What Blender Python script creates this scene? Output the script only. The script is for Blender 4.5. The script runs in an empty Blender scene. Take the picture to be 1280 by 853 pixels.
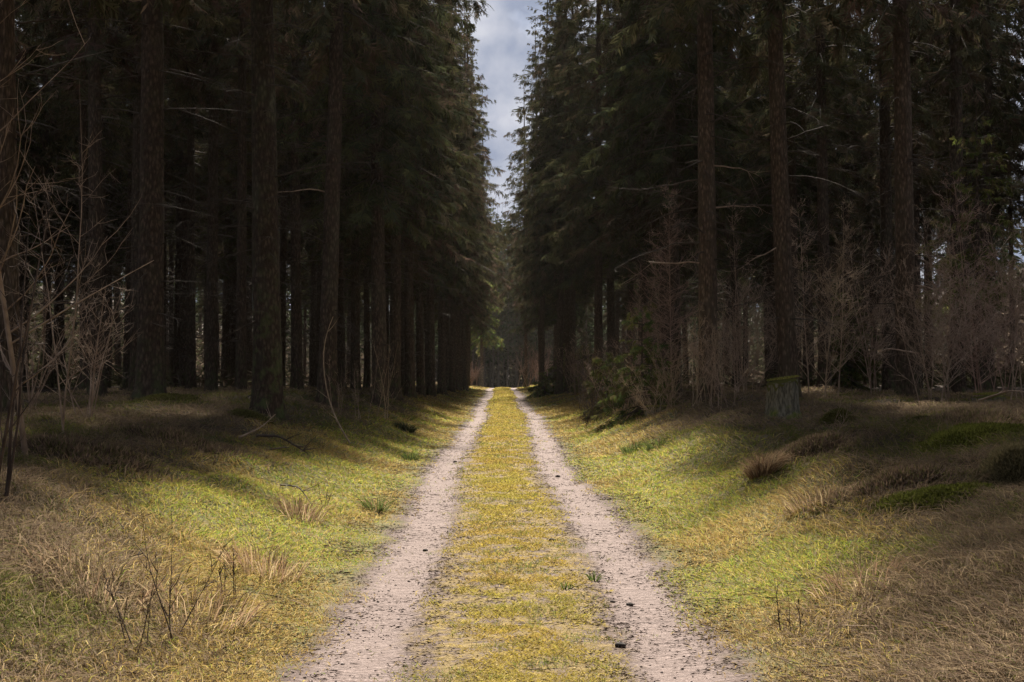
import bpy, math
import numpy as np
from mathutils import Vector

C = bpy.context.scene
COL = C.collection
R = math.radians

# ------------------------------------------------------------------ camera, sky, sun, exposure
EYE = 1.58
cam = bpy.data.cameras.new('camera')
cam.lens = 36.0 * 1500 / 1280
cam.sensor_width = 36.0
cam.clip_start, cam.clip_end = 0.05, 3000
camo = bpy.data.objects.new('camera', cam)
COL.objects.link(camo)
camo.location = (0, 0, EYE)
camo.rotation_euler = (R(90 + 1.28), 0, R(-0.46))
C.camera = camo

SUN_EL, SUN_AZ = 44.0, 1.0            # azimuth measured from straight down the track towards the stump side
w = bpy.data.worlds.new('World')
C.world = w
w.use_nodes = True
nt = w.node_tree
nt.nodes.clear()
out = nt.nodes.new('ShaderNodeOutputWorld')
bg = nt.nodes.new('ShaderNodeBackground')
sky = nt.nodes.new('ShaderNodeTexSky')
sky.sky_type = 'NISHITA'
sky.sun_disc = False
sky.sun_elevation = R(SUN_EL)
sky.sun_rotation = R(SUN_AZ)
sky.dust_density = 1.5
tc = nt.nodes.new('ShaderNodeTexCoord')
nz = nt.nodes.new('ShaderNodeTexNoise')
nz.inputs['Scale'].default_value = 7.0
nz.inputs['Detail'].default_value = 6.0
rp = nt.nodes.new('ShaderNodeValToRGB')
rp.color_ramp.elements[0].position = 0.10
rp.color_ramp.elements[1].position = 0.34
mixc = nt.nodes.new('ShaderNodeMix')
mixc.data_type = 'RGBA'
nz2 = nt.nodes.new('ShaderNodeTexNoise')
nz2.inputs['Scale'].default_value = 16.0
nz2.inputs['Detail'].default_value = 5.0
mixd = nt.nodes.new('ShaderNodeMix')
mixd.data_type = 'RGBA'
mixd.inputs[6].default_value = (1.7, 1.95, 2.6, 1)
mixd.inputs[7].default_value = (3.3, 3.4, 3.8, 1)      # thin bright cloud sheet
rp2 = nt.nodes.new('ShaderNodeValToRGB')
rp2.color_ramp.elements[0].position = 0.4
rp2.color_ramp.elements[1].position = 0.62
nt.links.new(tc.outputs['Generated'], nz2.inputs['Vector'])
nt.links.new(nz2.outputs['Fac'], rp2.inputs['Fac'])
nt.links.new(rp2.outputs['Color'], mixd.inputs[0])
nt.links.new(mixd.outputs[2], mixc.inputs[7])
nt.links.new(tc.outputs['Generated'], nz.inputs['Vector'])
nt.links.new(nz.outputs['Fac'], rp.inputs['Fac'])
nt.links.new(rp.outputs['Color'], mixc.inputs[0])
nt.links.new(sky.outputs['Color'], mixc.inputs[6])
nt.links.new(mixc.outputs[2], bg.inputs['Color'])
bg.inputs['Strength'].default_value = 0.06
nt.links.new(bg.outputs[0], out.inputs['Surface'])

sl = bpy.data.lights.new('sun', 'SUN')
sl.energy = 5.0
sl.angle = R(3.0)
sl.color = (1.0, 0.93, 0.82)
so = bpy.data.objects.new('sun', sl)
COL.objects.link(so)
_d = Vector((math.sin(R(SUN_AZ)) * math.cos(R(SUN_EL)), math.cos(R(SUN_AZ)) * math.cos(R(SUN_EL)), math.sin(R(SUN_EL))))
so.rotation_euler = _d.to_track_quat('Z', 'Y').to_euler()
so.location = (0, 0, 60)

C.view_settings.view_transform = 'Standard'
C.view_settings.look = 'None'
C.view_settings.exposure = 1.72
C.view_settings.gamma = 1.0
C.render.engine = 'CYCLES'
C.cycles.max_bounces = 8
C.cycles.diffuse_bounces = 5
C.cycles.transmission_bounces = 4
C.cycles.transparent_max_bounces = 4
C.cycles.sample_clamp_indirect = 4.0
C.cycles.use_denoising = True

rng = np.random.default_rng(11)

# ------------------------------------------------------------------ numeric helpers
def sm(a, b, x):
    t = np.clip((np.asarray(x, float) - a) / (b - a), 0, 1)
    return t * t * (3 - 2 * t)

_T = np.random.default_rng(5).random((256, 256))
def vnoise(x, y, s=1.0, o=0):
    x = np.asarray(x, float) / s + 17.3 * o + 1000
    y = np.asarray(y, float) / s + 9.1 * o + 1000
    xi, yi = np.floor(x).astype(int), np.floor(y).astype(int)
    fx, fy = x - xi, y - yi
    fx, fy = fx * fx * (3 - 2 * fx), fy * fy * (3 - 2 * fy)
    g = lambda a, b: _T[a & 255, b & 255]
    return (g(xi, yi) * (1 - fx) + g(xi + 1, yi) * fx) * (1 - fy) + (g(xi, yi + 1) * (1 - fx) + g(xi + 1, yi + 1) * fx) * fy
def fbm(x, y, s, o=0, n=3):
    a = 0; k = 0; am = 1.0
    for i in range(n):
        a = a + am * vnoise(x, y, s / 2 ** i, o + 3 * i); k += am; am *= 0.55
    return a / k

CX = 0.05
def cx(y):
    return CX + .07 * np.sin(np.asarray(y) * .19 + .6) + .035 * np.sin(np.asarray(y) * .47 + 2.)
def ground(x, y):
    x = np.asarray(x, float); y = np.asarray(y, float)
    xr = np.abs(x - cx(y))
    H = np.interp(y, [-40, 0, 8, 24, 60, 95], [.75, .75, .86, .92, .5, .3])
    z = (.75 * sm(1.3, 5.4, xr) + .25 * sm(1.3, 3.2, xr)) * H
    z = z + np.clip(xr - 9, 0, 60) * .008
    amp = sm(1.5, 3.4, xr)
    z = z + amp * ((fbm(x, y, 1.7, 1) - .5) * .42 + (fbm(x, y, .5, 2, 2) - .5) * .13)
    z = z - .035 * np.exp(-((xr - .86) / .24) ** 2)
    z = z + .02 * np.exp(-(xr / .4) ** 2) + (fbm(x, y, .35, 4, 2) - .5) * .035
    z = z - .023 * np.clip(y - 92, 0, 1e4) ** 2 / (np.clip(y - 92, 0, 1e4) + 12) * np.exp(-np.clip(y - 230, 0, 1e4) / 4000)
    z = z + 16 * np.maximum(sm(36, 74, xr), np.maximum(sm(190, 250, y), sm(40, 90, -y)))  # rise added all round to block the low sky
    return z
def gz(x, y):
    return float(ground(x, y))

def link(o, parent=None):
    COL.objects.link(o)
    if parent is not None:
        o.parent = parent
    return o
def mesh(name, V, F, mats, cols=None, midx=None, smooth=False):
    V = np.asarray(V, np.float32); F = np.asarray(F, np.int32)
    me = bpy.data.meshes.new(name)
    k = F.shape[1]
    me.vertices.add(len(V)); me.vertices.foreach_set('co', V.ravel())
    me.loops.add(F.size); me.loops.foreach_set('vertex_index', F.ravel())
    me.polygons.add(len(F))
    me.polygons.foreach_set('loop_start', np.arange(0, F.size, k, dtype=np.int32))
    if midx is not None:
        me.polygons.foreach_set('material_index', np.asarray(midx, np.int32))
    if smooth:
        me.polygons.foreach_set('use_smooth', np.ones(len(F), bool))
    me.update(calc_edges=True)
    if cols is not None:
        c = np.ones((len(V), 4), np.float32); c[:, :3] = cols
        a = me.color_attributes.new('tint', 'FLOAT_COLOR', 'POINT')
        a.data.foreach_set('color', c.ravel())
    for m in (mats if isinstance(mats, (list, tuple)) else [mats]):
        me.materials.append(m)
    return me
def obj(name, me, parent=None):
    return link(bpy.data.objects.new(name, me), parent)
def tag(o, label=None, cat=None, group=None, kind=None):
    if label: o['label'] = label
    if cat: o['category'] = cat
    if group: o['group'] = group
    if kind: o['kind'] = kind
    return o
def root(name, loc, label, cat, group=None, rz=0):
    o = bpy.data.objects.new(name, None)
    o.empty_display_size = .2
    o.location = loc; o.rotation_euler = (0, 0, rz)
    link(o)
    return tag(o, label, cat, group)

def unit(v):
    return v / np.maximum(np.linalg.norm(v, axis=-1, keepdims=True), 1e-9)
def tubes(P, Rr, sides=3):
    """P (n,k,3) centre lines, Rr (n,k) radii -> verts, quads."""
    P = np.asarray(P, float); Rr = np.asarray(Rr, float)
    n, k, _ = P.shape
    T = unit(np.gradient(P, axis=1))
    ref = np.where(np.abs(T[:, :1, 2:3]) > .9, np.array([1., 0, 0]), np.array([0, 0, 1.]))
    A = unit(np.cross(T, np.broadcast_to(ref, T.shape))); B = np.cross(T, A)
    th = np.arange(sides) * 2 * math.pi / sides
    V = P[:, :, None] + Rr[:, :, None, None] * (np.cos(th)[None, None, :, None] * A[:, :, None] + np.sin(th)[None, None, :, None] * B[:, :, None])
    idx = np.arange(n * k * sides).reshape(n, k, sides)
    a = idx[:, :-1]; b = idx[:, 1:]
    F = np.stack([a, np.roll(a, -1, 2), np.roll(b, -1, 2), b], -1).reshape(-1, 4)
    return V.reshape(-1, 3), F
def merge(parts):
    Vs, Fs, o = [], [], 0
    for V, F in parts:
        Vs.append(V); Fs.append(np.asarray(F) + o); o += len(V)
    return np.concatenate(Vs), np.concatenate(Fs)
def quads2tris(F):
    return np.concatenate([F[:, [0, 1, 2]], F[:, [0, 2, 3]]])

# ------------------------------------------------------------------ materials
class N:
    def __init__(s, name):
        s.m = bpy.data.materials.new(name); s.m.use_nodes = True
        s.t = s.m.node_tree; s.t.nodes.clear()
        s.out = s.t.nodes.new('ShaderNodeOutputMaterial')
    def new(s, t, **kw):
        n = s.t.nodes.new(t)
        for k, v in kw.items(): setattr(n, k, v)
        return n
    def put(s, sock, v):
        if isinstance(v, bpy.types.NodeSocket): s.t.links.new(v, sock)
        elif isinstance(v, tuple) and len(v) == 3 and sock.type == 'RGBA': sock.default_value = v + (1,)
        else: sock.default_value = v
    def noise(s, scale, detail=4, vec=None, rough=.55):
        n = s.new('ShaderNodeTexNoise'); n.inputs['Scale'].default_value = scale
        n.inputs['Detail'].default_value = detail; n.inputs['Roughness'].default_value = rough
        s.put(n.inputs['Vector'], vec if vec is not None else s.pos())
        return n.outputs['Fac']
    def pos(s):
        if not hasattr(s, '_p'): s._p = s.new('ShaderNodeNewGeometry').outputs['Position']
        return s._p
    def objc(s):
        return s.new('ShaderNodeTexCoord').outputs['Object']
    def math(s, op, a, b=0., c=0.):
        n = s.new('ShaderNodeMath', operation=op)
        s.put(n.inputs[0], a); s.put(n.inputs[1], b)
        if len(n.inputs) > 2: s.put(n.inputs[2], c)
        return n.outputs[0]
    def rng(s, v, a, b, c=0., d=1.):
        n = s.new('ShaderNodeMapRange'); n.interpolation_type = 'SMOOTHSTEP'
        s.put(n.inputs[0], v)
        for i, q in enumerate((a, b, c, d)): n.inputs[i + 1].default_value = q
        return n.outputs[0]
    def mix(s, f, a, b):
        n = s.new('ShaderNodeMix', data_type='RGBA')
        s.put(n.inputs[0], f); s.put(n.inputs[6], a); s.put(n.inputs[7], b)
        return n.outputs[2]
    def scale(s, v, x, y, z):
        n = s.new('ShaderNodeVectorMath', operation='MULTIPLY')
        s.put(n.inputs[0], v); n.inputs[1].default_value = (x, y, z)
        return n.outputs[0]
    def bump(s, h, strength, dist):
        n = s.new('ShaderNodeBump'); n.inputs['Strength'].default_value = strength; n.inputs['Distance'].default_value = dist
        s.put(n.inputs['Height'], h); return n.outputs[0]
    def bsdf(s, col, rough=.85, nrm=None, spec=.25):
        b = s.new('ShaderNodeBsdfPrincipled')
        s.put(b.inputs['Base Color'], col); s.put(b.inputs['Roughness'], rough)
        b.inputs['Specular IOR Level'].default_value = spec
        if nrm is not None: s.put(b.inputs['Normal'], nrm)
        return b.outputs[0]
    def end(s, sh):
        s.t.links.new(sh, s.out.inputs['Surface']); return s.m

def leaf_mat(name, trans, rough=.8, rand=.0):
    """foliage coloured by its own per-blade tint, part of the light passes through"""
    n = N(name)
    a = n.new('ShaderNodeAttribute', attribute_name='tint').outputs['Color']
    if rand:
        oi = n.new('ShaderNodeObjectInfo').outputs['Random']
        hs = n.new('ShaderNodeHueSaturation')
        n.put(hs.inputs['Hue'], n.rng(oi, 0, 1, .5 - rand * .12, .5 + rand * .06))
        n.put(hs.inputs['Value'], n.rng(n.math('FRACT', n.math('MULTIPLY', oi, 7.31)), 0, 1, 1 - rand, 1 + rand))
        n.put(hs.inputs['Color'], a); a = hs.outputs[0]
    d = n.bsdf(a, 1.0, spec=0.)
    t = n.new('ShaderNodeBsdfTranslucent'); n.put(t.inputs['Color'], a)
    mx = n.new('ShaderNodeMixShader'); mx.inputs[0].default_value = trans
    n.t.links.new(d, mx.inputs[1]); n.t.links.new(t.outputs[0], mx.inputs[2])
    return n.end(mx.outputs[0])

def bark_mat(name, c1, c2, c3, moss=0.0, mossh=1.0):
    n = N(name)
    oc = n.objc()
    oi = n.new('ShaderNodeObjectInfo').outputs['Random']
    off = n.new('ShaderNodeVectorMath', operation='ADD')
    n.put(off.inputs[0], oc)
    cmb = n.new('ShaderNodeCombineXYZ'); n.put(cmb.inputs[2], n.math('MULTIPLY', oi, 91.)); n.put(cmb.inputs[0], n.math('MULTIPLY', oi, 13.))
    n.put(off.inputs[1], cmb.outputs[0]); v = off.outputs[0]
    flakes = n.new('ShaderNodeTexVoronoi'); flakes.inputs['Scale'].default_value = 17
    n.put(flakes.inputs['Vector'], n.scale(v, 1, 1, .42))
    big = n.noise(2.2, 4, n.scale(v, 1, 1, .35))
    fine = n.noise(38, 5, n.scale(v, 1, 1, .3), .65)
    col = n.mix(n.rng(fine, .35, .68), c1, c2)
    col = n.mix(n.rng(big, .48, .7), col, c3)
    col = n.mix(n.rng(flakes.outputs['Distance'], .1, .6, 0, .6), col, (.018, .013, .010))
    if moss:
        sep = n.new('ShaderNodeSeparateXYZ'); n.put(sep.inputs[0], oc)
        hz = n.rng(sep.outputs[2], .1, mossh, 1., .18)
        mm = n.math('MULTIPLY', n.rng(n.noise(5.5, 4, v), .45, .66), n.math('MULTIPLY', hz, moss))
        col = n.mix(mm, col, (.085, .105, .045))
    h = n.math('ADD', n.math('MULTIPLY', fine, .6), n.math('MULTIPLY', flakes.outputs['Distance'], .9))
    return n.end(n.bsdf(col, .92, n.bump(h, 1., .035), .1))

def plain(name, c1, c2, sc=20, bumpd=.004, rough=.9):
    n = N(name); v = n.objc()
    f = n.noise(sc, 4, v)
    return n.end(n.bsdf(n.mix(n.rng(f, .35, .65), c1, c2), rough, n.bump(f, .6, bumpd), .2))

M = {}
M['needles'] = leaf_mat('spruce_needles', .16, .75, .28)
M['young_needles'] = leaf_mat('young_spruce_needles', .42, .7, .1)
M['limb'] = plain('dead_spruce_limb', (.045, .034, .026), (.095, .074, .06), 9)
M['bark'] = bark_mat('spruce_bark', (.085, .060, .046), (.18, .13, .10), (.135, .112, .085), .7, 1.5)
M['warm_bark'] = bark_mat('warm_spruce_bark', (.12, .085, .062), (.25, .18, .135), (.20, .155, .115), .5, 1.2)
M['lichen_bark'] = bark_mat('lichen_spruce_bark', (.063, .045, .035), (.132, .099, .076), (.135, .135, .093), 1.0, 3.2)
M['pale_bark'] = bark_mat('pale_spruce_bark', (.13, .10, .08), (.26, .21, .175), (.21, .18, .15), .3, 1.)  # paler bark stands in for light on far trunks; also varies the stand
M['twig_red'] = plain('reddish_twigs', (.26, .17, .135), (.40, .275, .22), 6)
M['twig_grey'] = plain('grey_twigs', (.25, .175, .13), (.42, .315, .24), 6)
M['twig_pale'] = plain('pale_twigs', (.26, .19, .13), (.42, .32, .22), 6)
M['twig_dark'] = plain('dark_twigs', (.05, .036, .03), (.11, .08, .065), 6)
M['grass'] = leaf_mat('grass_blades', .38, .7)
M['moss'] = leaf_mat('moss_tufts', .3, .8)
M['litter'] = leaf_mat('needle_litter', .0, .9)
M['clod'] = plain('dark_soil', (.018, .014, .012), (.05, .04, .033), 30, .01)
n = N('mossy_wood')
v = n.objc(); f = n.noise(7, 5, v); fz = n.noise(34, 4, n.scale(v, 1, 1, .25))
nr = n.new('ShaderNodeNewGeometry').outputs['Normal']
sp = n.new('ShaderNodeSeparateXYZ'); n.put(sp.inputs[0], nr)
mo = n.rng(n.math('ADD', n.math('MULTIPLY', sp.outputs[2], .55), f), .62, .9)
wood = n.mix(n.rng(fz, .35, .65), (.10, .092, .07), (.25, .232, .18))
M['stump'] = n.end(n.bsdf(n.mix(mo, wood, n.mix(n.rng(fz, .3, .7), (.10, .13, .03), (.20, .21, .05))), .95, n.bump(n.math('ADD', f, fz), .8, .03), .1))

# ground sheet: sand in the wheel ruts, yellow moss between, needle litter, grass and forest floor by place
n = N('forest_ground')
P = n.pos()
sp = n.new('ShaderNodeSeparateXYZ'); n.put(sp.inputs[0], P)
wob = n.math('MULTIPLY', n.math('SUBTRACT', n.noise(1.1, 4, P), .5), .62)
wob2 = n.math('MULTIPLY', n.math('SUBTRACT', n.noise(7, 4, P), .5), .34)
mid_x = n.math('ADD', n.math('MULTIPLY_ADD', n.math('SINE', n.math('MULTIPLY_ADD', sp.outputs[1], .19, .6)), .07, CX), n.math('MULTIPLY', n.math('SINE', n.math('MULTIPLY_ADD', sp.outputs[1], .47, 2.)), .035))
xr = n.math('ABSOLUTE', n.math('SUBTRACT', sp.outputs[0], mid_x))
xw = n.math('ADD', xr, n.math('ADD', wob, wob2))
fine = n.noise(55, 6, P, .65)
gr = n.noise(160, 3, P, .7)
mid = n.noise(9, 5, P, .6)
big = n.noise(.8, 4, P)
streak = n.noise(14, 5, n.scale(P, .35, 2.2, 1), .65)
sand = n.mix(n.rng(fine, .3, .7), (.155, .116, .103), (.285, .225, .205))
sand = n.mix(n.rng(gr, .52, .72, 0, .35), sand, (.11, .083, .075))
dirt = n.mix(n.rng(fine, .35, .65), (.062, .044, .037), (.145, .106, .092))
# wheel band: pale where tyres polish it
polish = n.math('SUBTRACT', 1., n.rng(n.math('ABSOLUTE', n.math('SUBTRACT', n.math('ADD', xr, n.math('MULTIPLY', wob, .35)), .86)), .05, .36))
dl = n.math('MULTIPLY', n.rng(streak, .40, .58), n.rng(polish, 0., .95, 1., .10))
track = n.mix(n.math('MAXIMUM', dl, n.math('MULTIPLY', n.rng(polish, .0, .7, .9, 0), n.rng(mid, .32, .55, .55, 1.))), sand, dirt)
mossc = n.mix(n.rng(fine, .3, .7), (.143, .101, .046), (.286, .210, .084))
mm = n.math('MULTIPLY', n.math('SUBTRACT', 1., n.rng(xw, .42, .66)), n.rng(mid, .40, .56, .1, .95))
track = n.mix(mm, track, mossc)
verge = n.mix(n.rng(mid, .4, .6), (.10, .105, .03), (.19, .15, .065))
verge = n.mix(n.rng(fine, .4, .7, 0, .6), verge, (.08, .06, .035))
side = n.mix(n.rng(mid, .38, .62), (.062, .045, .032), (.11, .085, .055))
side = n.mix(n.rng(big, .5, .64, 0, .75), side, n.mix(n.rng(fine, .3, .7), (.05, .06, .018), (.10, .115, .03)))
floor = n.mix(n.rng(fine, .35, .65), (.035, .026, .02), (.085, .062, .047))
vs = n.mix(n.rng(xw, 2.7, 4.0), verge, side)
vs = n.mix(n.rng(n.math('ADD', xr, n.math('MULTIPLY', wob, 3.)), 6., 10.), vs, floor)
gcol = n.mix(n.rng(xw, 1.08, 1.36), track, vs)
gh = n.math('ADD', n.math('MULTIPLY', fine, .5), n.math('ADD', n.math('MULTIPLY', mid, 1.2), n.math('MULTIPLY', streak, .5)))
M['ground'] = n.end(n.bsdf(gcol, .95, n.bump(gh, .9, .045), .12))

# ------------------------------------------------------------------ ground
def axis(pts):
    out = []
    for (a, b, s) in pts: out.append(np.arange(a, b, s))
    return np.concatenate(out)
hx = axis([(0, 2, .05), (2, 5, .09), (5, 12, .22), (12, 40, 1.2), (40, 90, 6), (90, 1300, 120)])
gx = np.concatenate([-hx[:0:-1], hx])
gy = np.concatenate([axis([(-900, -60, 120), (-60, 0, 4), (0, 4, .5)]), 4 * np.exp(np.arange(0, math.log(110 / 4), .0065)), axis([(110.5, 190, 1.2), (190, 300, 8), (300, 2000, 150)])])
X, Y = np.meshgrid(gx, gy)
Z = ground(X, Y)
idx = np.arange(X.size).reshape(X.shape)
F = np.stack([idx[:-1, :-1], idx[:-1, 1:], idx[1:, 1:], idx[1:, :-1]], -1).reshape(-1, 4)
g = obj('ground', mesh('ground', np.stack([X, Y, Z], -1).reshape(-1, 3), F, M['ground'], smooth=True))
tag(g, 'forest floor with a sandy two rut track between grassy banks', None, None, 'structure')

# ------------------------------------------------------------------ trees
TH = 26.0
def trunk_mesh(seed, mat, sides=14, knobs=True):
    r_ = np.random.default_rng(seed)
    zs = np.array([-.5, -.05, .08, .2, .35, .55, .8, 1.2, 1.8, 2.6, 3.6, 4.8, 6.2, 8, 10, 12.5, 15, 18, 21, 24, TH])
    th = np.arange(sides) * 2 * math.pi / sides
    ph = r_.random(3) * 6.28
    V = []
    bx, by = r_.normal(0, .05, 2)
    for z in zs:
        rad = .25 * np.clip(1 - z / (TH + .6), .01, 1) ** .85
        fl = math.exp(-max(z, -.2) / .28)
        lob = 1 + fl * (.36 + .22 * np.sin(4 * th + ph[0]) + .13 * np.sin(7 * th + ph[1])) + .035 * np.sin(3 * th + ph[2] + z * 2.3) + r_.normal(0, .018, sides)
        q = z / TH
        V.append(np.stack([rad * lob * np.cos(th) + bx * math.sin(5 * q), rad * lob * np.sin(th) + by * math.sin(4 * q), np.full(sides, z)], -1))
    V = np.concatenate(V)
    idx = np.arange(len(zs) * sides).reshape(len(zs), sides)
    a, b = idx[:-1], idx[1:]
    F = np.stack([a, np.roll(a, -1, 1), np.roll(b, -1, 1), b], -1).reshape(-1, 4)
    return mesh('trunk', V, F, mat, smooth=True)

def rhombs(A, B, W, cols, bend=None):
    """leaf-shaped quads from A to B, half width vector W"""
    mid = A * .55 + B * .45
    if bend is not None: mid = mid + bend
    V = np.stack([A, mid + W, B, mid - W], 1).reshape(-1, 3)
    i = np.arange(len(A))[:, None] * 4
    F = np.concatenate([i + np.array([0, 1, 2]), i + np.array([0, 2, 3])])
    return V, F, np.repeat(cols, 4, 0)

def spruce_crown(seed, h0, h1, Rm, whorl=.42, per=5, lush=1.0, bottom=.75, pal=0, bias=0., width=1.0):
    r_ = np.random.default_rng(seed)
    hs, az, L = [], [], []
    z = h0
    while z < h1 - .3:
        t = (z - h0) / (h1 - h0)
        rad = Rm * (1 - t) ** .72 * (bottom + (1 - bottom) * min(1, t / .15))
        k = max(3, int(round(per * (1 - .35 * t)))); a0 = r_.random() * 6.28
        for j in range(k):
            if r_.random() < .1: continue
            hs.append(z + r_.normal(0, .12)); az.append(a0 + j * 6.283 / k + r_.normal(0, .25)); L.append(max(.25, rad * r_.uniform(.5, 1.0) * (1.32 if r_.random() < .16 else 1.06)))
        z += whorl * r_.uniform(.75, 1.25)
    hs, az, L = map(np.array, (hs, az, L)); n_ = len(hs)
    L = L * (1 + bias * np.cos(az))
    t = (hs - h0) / (h1 - h0)
    e0 = -.12 + .62 * t + r_.normal(0, .08, n_); dr = .62 * (1 - t) ** .6 + .1 + r_.normal(0, .06, n_)
    def curve(b, s):
        rr = L[b] * s
        return np.stack([np.cos(az[b]) * rr, np.sin(az[b]) * rr, hs[b] + L[b] * (e0[b] * s - dr[b] * s ** 2 + .42 * dr[b] * s ** 3)], -1)
    ks = np.linspace(0, 1, 6)
    Pl = np.stack([curve(np.arange(n_), np.full(n_, s)) for s in ks], 1)
    Rl = (.010 + .007 * L)[:, None] * (1.05 - ks)[None]
    TV, TF = tubes(Pl, Rl, 3)
    TF = quads2tris(TF)
    # sprays
    cnt = np.maximum(3, (L * 13 * lush)).astype(int)
    b = np.repeat(np.arange(n_), cnt)
    s = np.sqrt(r_.uniform(.02, 1.0, len(b)))
    p = curve(b, s); dp = unit(curve(b, np.minimum(s + .03, 1.05)) - p)
    side = unit(np.cross(dp, np.array([0, 0, 1.])))
    kind = r_.random(len(b))
    sg = np.where(r_.random(len(b)) < .5, -1., 1.)[:, None]
    hang = (kind < .5)[:, None]
    D = np.where(hang, np.array([0, 0, -1.]) + dp * r_.uniform(.1, .7, (len(b), 1)) + side * r_.normal(0, .3, (len(b), 1)),
                 dp * r_.uniform(.5, 1.1, (len(b), 1)) + side * sg * .8 + np.array([0, 0, -.28]) * r_.uniform(.2, 1.8, (len(b), 1)))
    D = unit(D + r_.normal(0, .12, D.shape))
    ln = (r_.uniform(.30, .62, len(b)) * (1.12 - .45 * s) * np.clip(L[b] / 1.5, .5, 1.2))[:, None]
    As, Bs, Ws, Cs = [], [], [], []
    palette = np.array([[[.075, .073, .037], [.095, .085, .043], [.062, .065, .039], [.106, .077, .053]],
                        [[.11, .135, .036], [.135, .135, .04], [.08, .11, .036], [.115, .095, .045]],
                        [[.070, .079, .037], [.060, .070, .041], [.091, .094, .041], [.091, .074, .050]]][pal])
    ci = r_.integers(0, 4, len(b))
    c0 = palette[ci] * r_.uniform(.65, 1.35, (len(b), 1))
    up = unit(np.cross(D, side + r_.normal(0, .5, D.shape)))
    wv = unit(np.cross(D, up))
    As.append(p); Bs.append(p + D * ln); Ws.append(wv * .024 * width * r_.uniform(.7, 1.3, (len(b), 1))); Cs.append(c0)
    for q, sgn in ((.08, 1), (.2, -1), (.32, 1), (.45, -1), (.58, 1), (.68, -1), (.8, 1)):
        a = p + D * ln * q
        d2 = unit(D + wv * sgn * r_.uniform(.6, 1.2, (len(b), 1)) + np.array([0, 0, -.25]) + r_.normal(0, .15, D.shape))
        As.append(a); Bs.append(a + d2 * ln * r_.uniform(.35, .75, (len(b), 1)) * (1.15 - .6 * q)); Ws.append(unit(np.cross(d2, up)) * .019 * width * r_.uniform(.7, 1.3, (len(b), 1))); Cs.append(c0 * r_.uniform(.8, 1.25, (len(b), 1)))
    V, F, cc = rhombs(np.concatenate(As), np.concatenate(Bs), np.concatenate(Ws), np.concatenate(Cs))
    lo = len(TV)
    cols = np.concatenate([np.full((lo, 3), .05), cc])
    mi = np.concatenate([np.ones(len(TF), int), np.zeros(len(F), int)])
    return mesh('crown', np.concatenate([TV, V]), np.concatenate([TF, F + lo]), [M['young_needles'] if pal == 1 else M['needles'], M['limb']], cols, mi)

def dead_limbs(seed, h0, h1, n_, lmin=.5, lmax=2.0):
    """bare drooping lower limbs with side twigs, joined: too many and thin to pick apart"""
    r_ = np.random.default_rng(seed)
    h = r_.uniform(h0, h1, n_); a = r_.random(n_) * 6.283; L = r_.uniform(lmin, lmax, n_)
    e = r_.normal(-.05, .2, n_); d = r_.uniform(.05, .4, n_); wob = r_.normal(0, .12, n_)
    ks = np.linspace(0, 1, 6)
    def cu(b, s):
        rr = .12 + L[b] * s; aa = a[b] + wob[b] * s * s
        return np.stack([np.cos(aa) * rr, np.sin(aa) * rr, h[b] + L[b] * (e[b] * s - d[b] * s * s)], -1)
    P_ = np.stack([cu(np.arange(n_), np.full(n_, s)) for s in ks], 1)
    V1 = tubes(P_, (.006 + .006 * L)[:, None] * (1.1 - ks)[None], 3)
    m_ = n_ * 7
    b = r_.integers(0, n_, m_); s = r_.uniform(.2, 1, m_)
    p = cu(b, s); dp = unit(cu(b, np.minimum(s + .05, 1.06)) - p)
    sd = unit(np.cross(dp, [0, 0, 1.])) * np.where(r_.random(m_) < .5, -1, 1)[:, None]
    D = unit(dp * .7 + sd * .9 + r_.normal(0, .25, (m_, 3)) + np.array([0, 0, -.25]))
    ln = r_.uniform(.12, .55, m_)[:, None]
    P2 = np.stack([p, p + D * ln * .5 + np.array([0, 0, .01]), p + D * ln + np.array([0, 0, -.05]) * ln], 1)
    V2 = tubes(P2, np.repeat(np.array([[.004, .003, .001]]), m_, 0), 3)
    hs_ = r_.uniform(.5, 9, 60); as_ = r_.random(60) * 6.283; ls_ = r_.uniform(.08, .28, 60)
    ds_ = np.stack([np.cos(as_), np.sin(as_), r_.normal(-.1, .3, 60)], -1); ps_ = np.stack([np.cos(as_) * .1, np.sin(as_) * .1, hs_], -1)
    V3 = tubes(np.stack([ps_, ps_ + ds_ * (.08 + ls_[:, None])], 1), np.repeat([[.016, .008]], 60, 0), 4)
    V, F = merge([V1, V2, V3])
    return mesh('dead_limbs', V, F, M['limb'])

TRUNKS = [trunk_mesh(100 + i, M['bark']) for i in range(5)]
WARM = [trunk_mesh(140, M['warm_bark'], 20)]
LICHEN = [trunk_mesh(120, M['lichen_bark'], 22)]
PALE = [trunk_mesh(130 + i, M['pale_bark'], 8) for i in range(2)]
CR_DEEP = [spruce_crown(200 + i, 8.5, TH, 2.3, per=5, lush=.9) for i in range(3)]
CR_EDGE = [spruce_crown(210 + i, 6.3 - .5 * (i % 2), TH, 2.65, per=6, lush=1.15, bottom=.85, pal=0 if i < 2 else 2) for i in range(4)]
CR_END = [spruce_crown(220 + i, 5.6, 25, 1.9, per=5, lush=.8, pal=2, width=2.4) for i in range(2)]
CR_SHADE = spruce_crown(250, 7.9, TH, 3.1, per=7, lush=.9, bottom=.9, bias=.42)  # limbs longer on one side, shaped to shade the near bank corners
DEAD = [dead_limbs(300 + i, 1.6, 9.0, 46) for i in range(4)]

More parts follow.
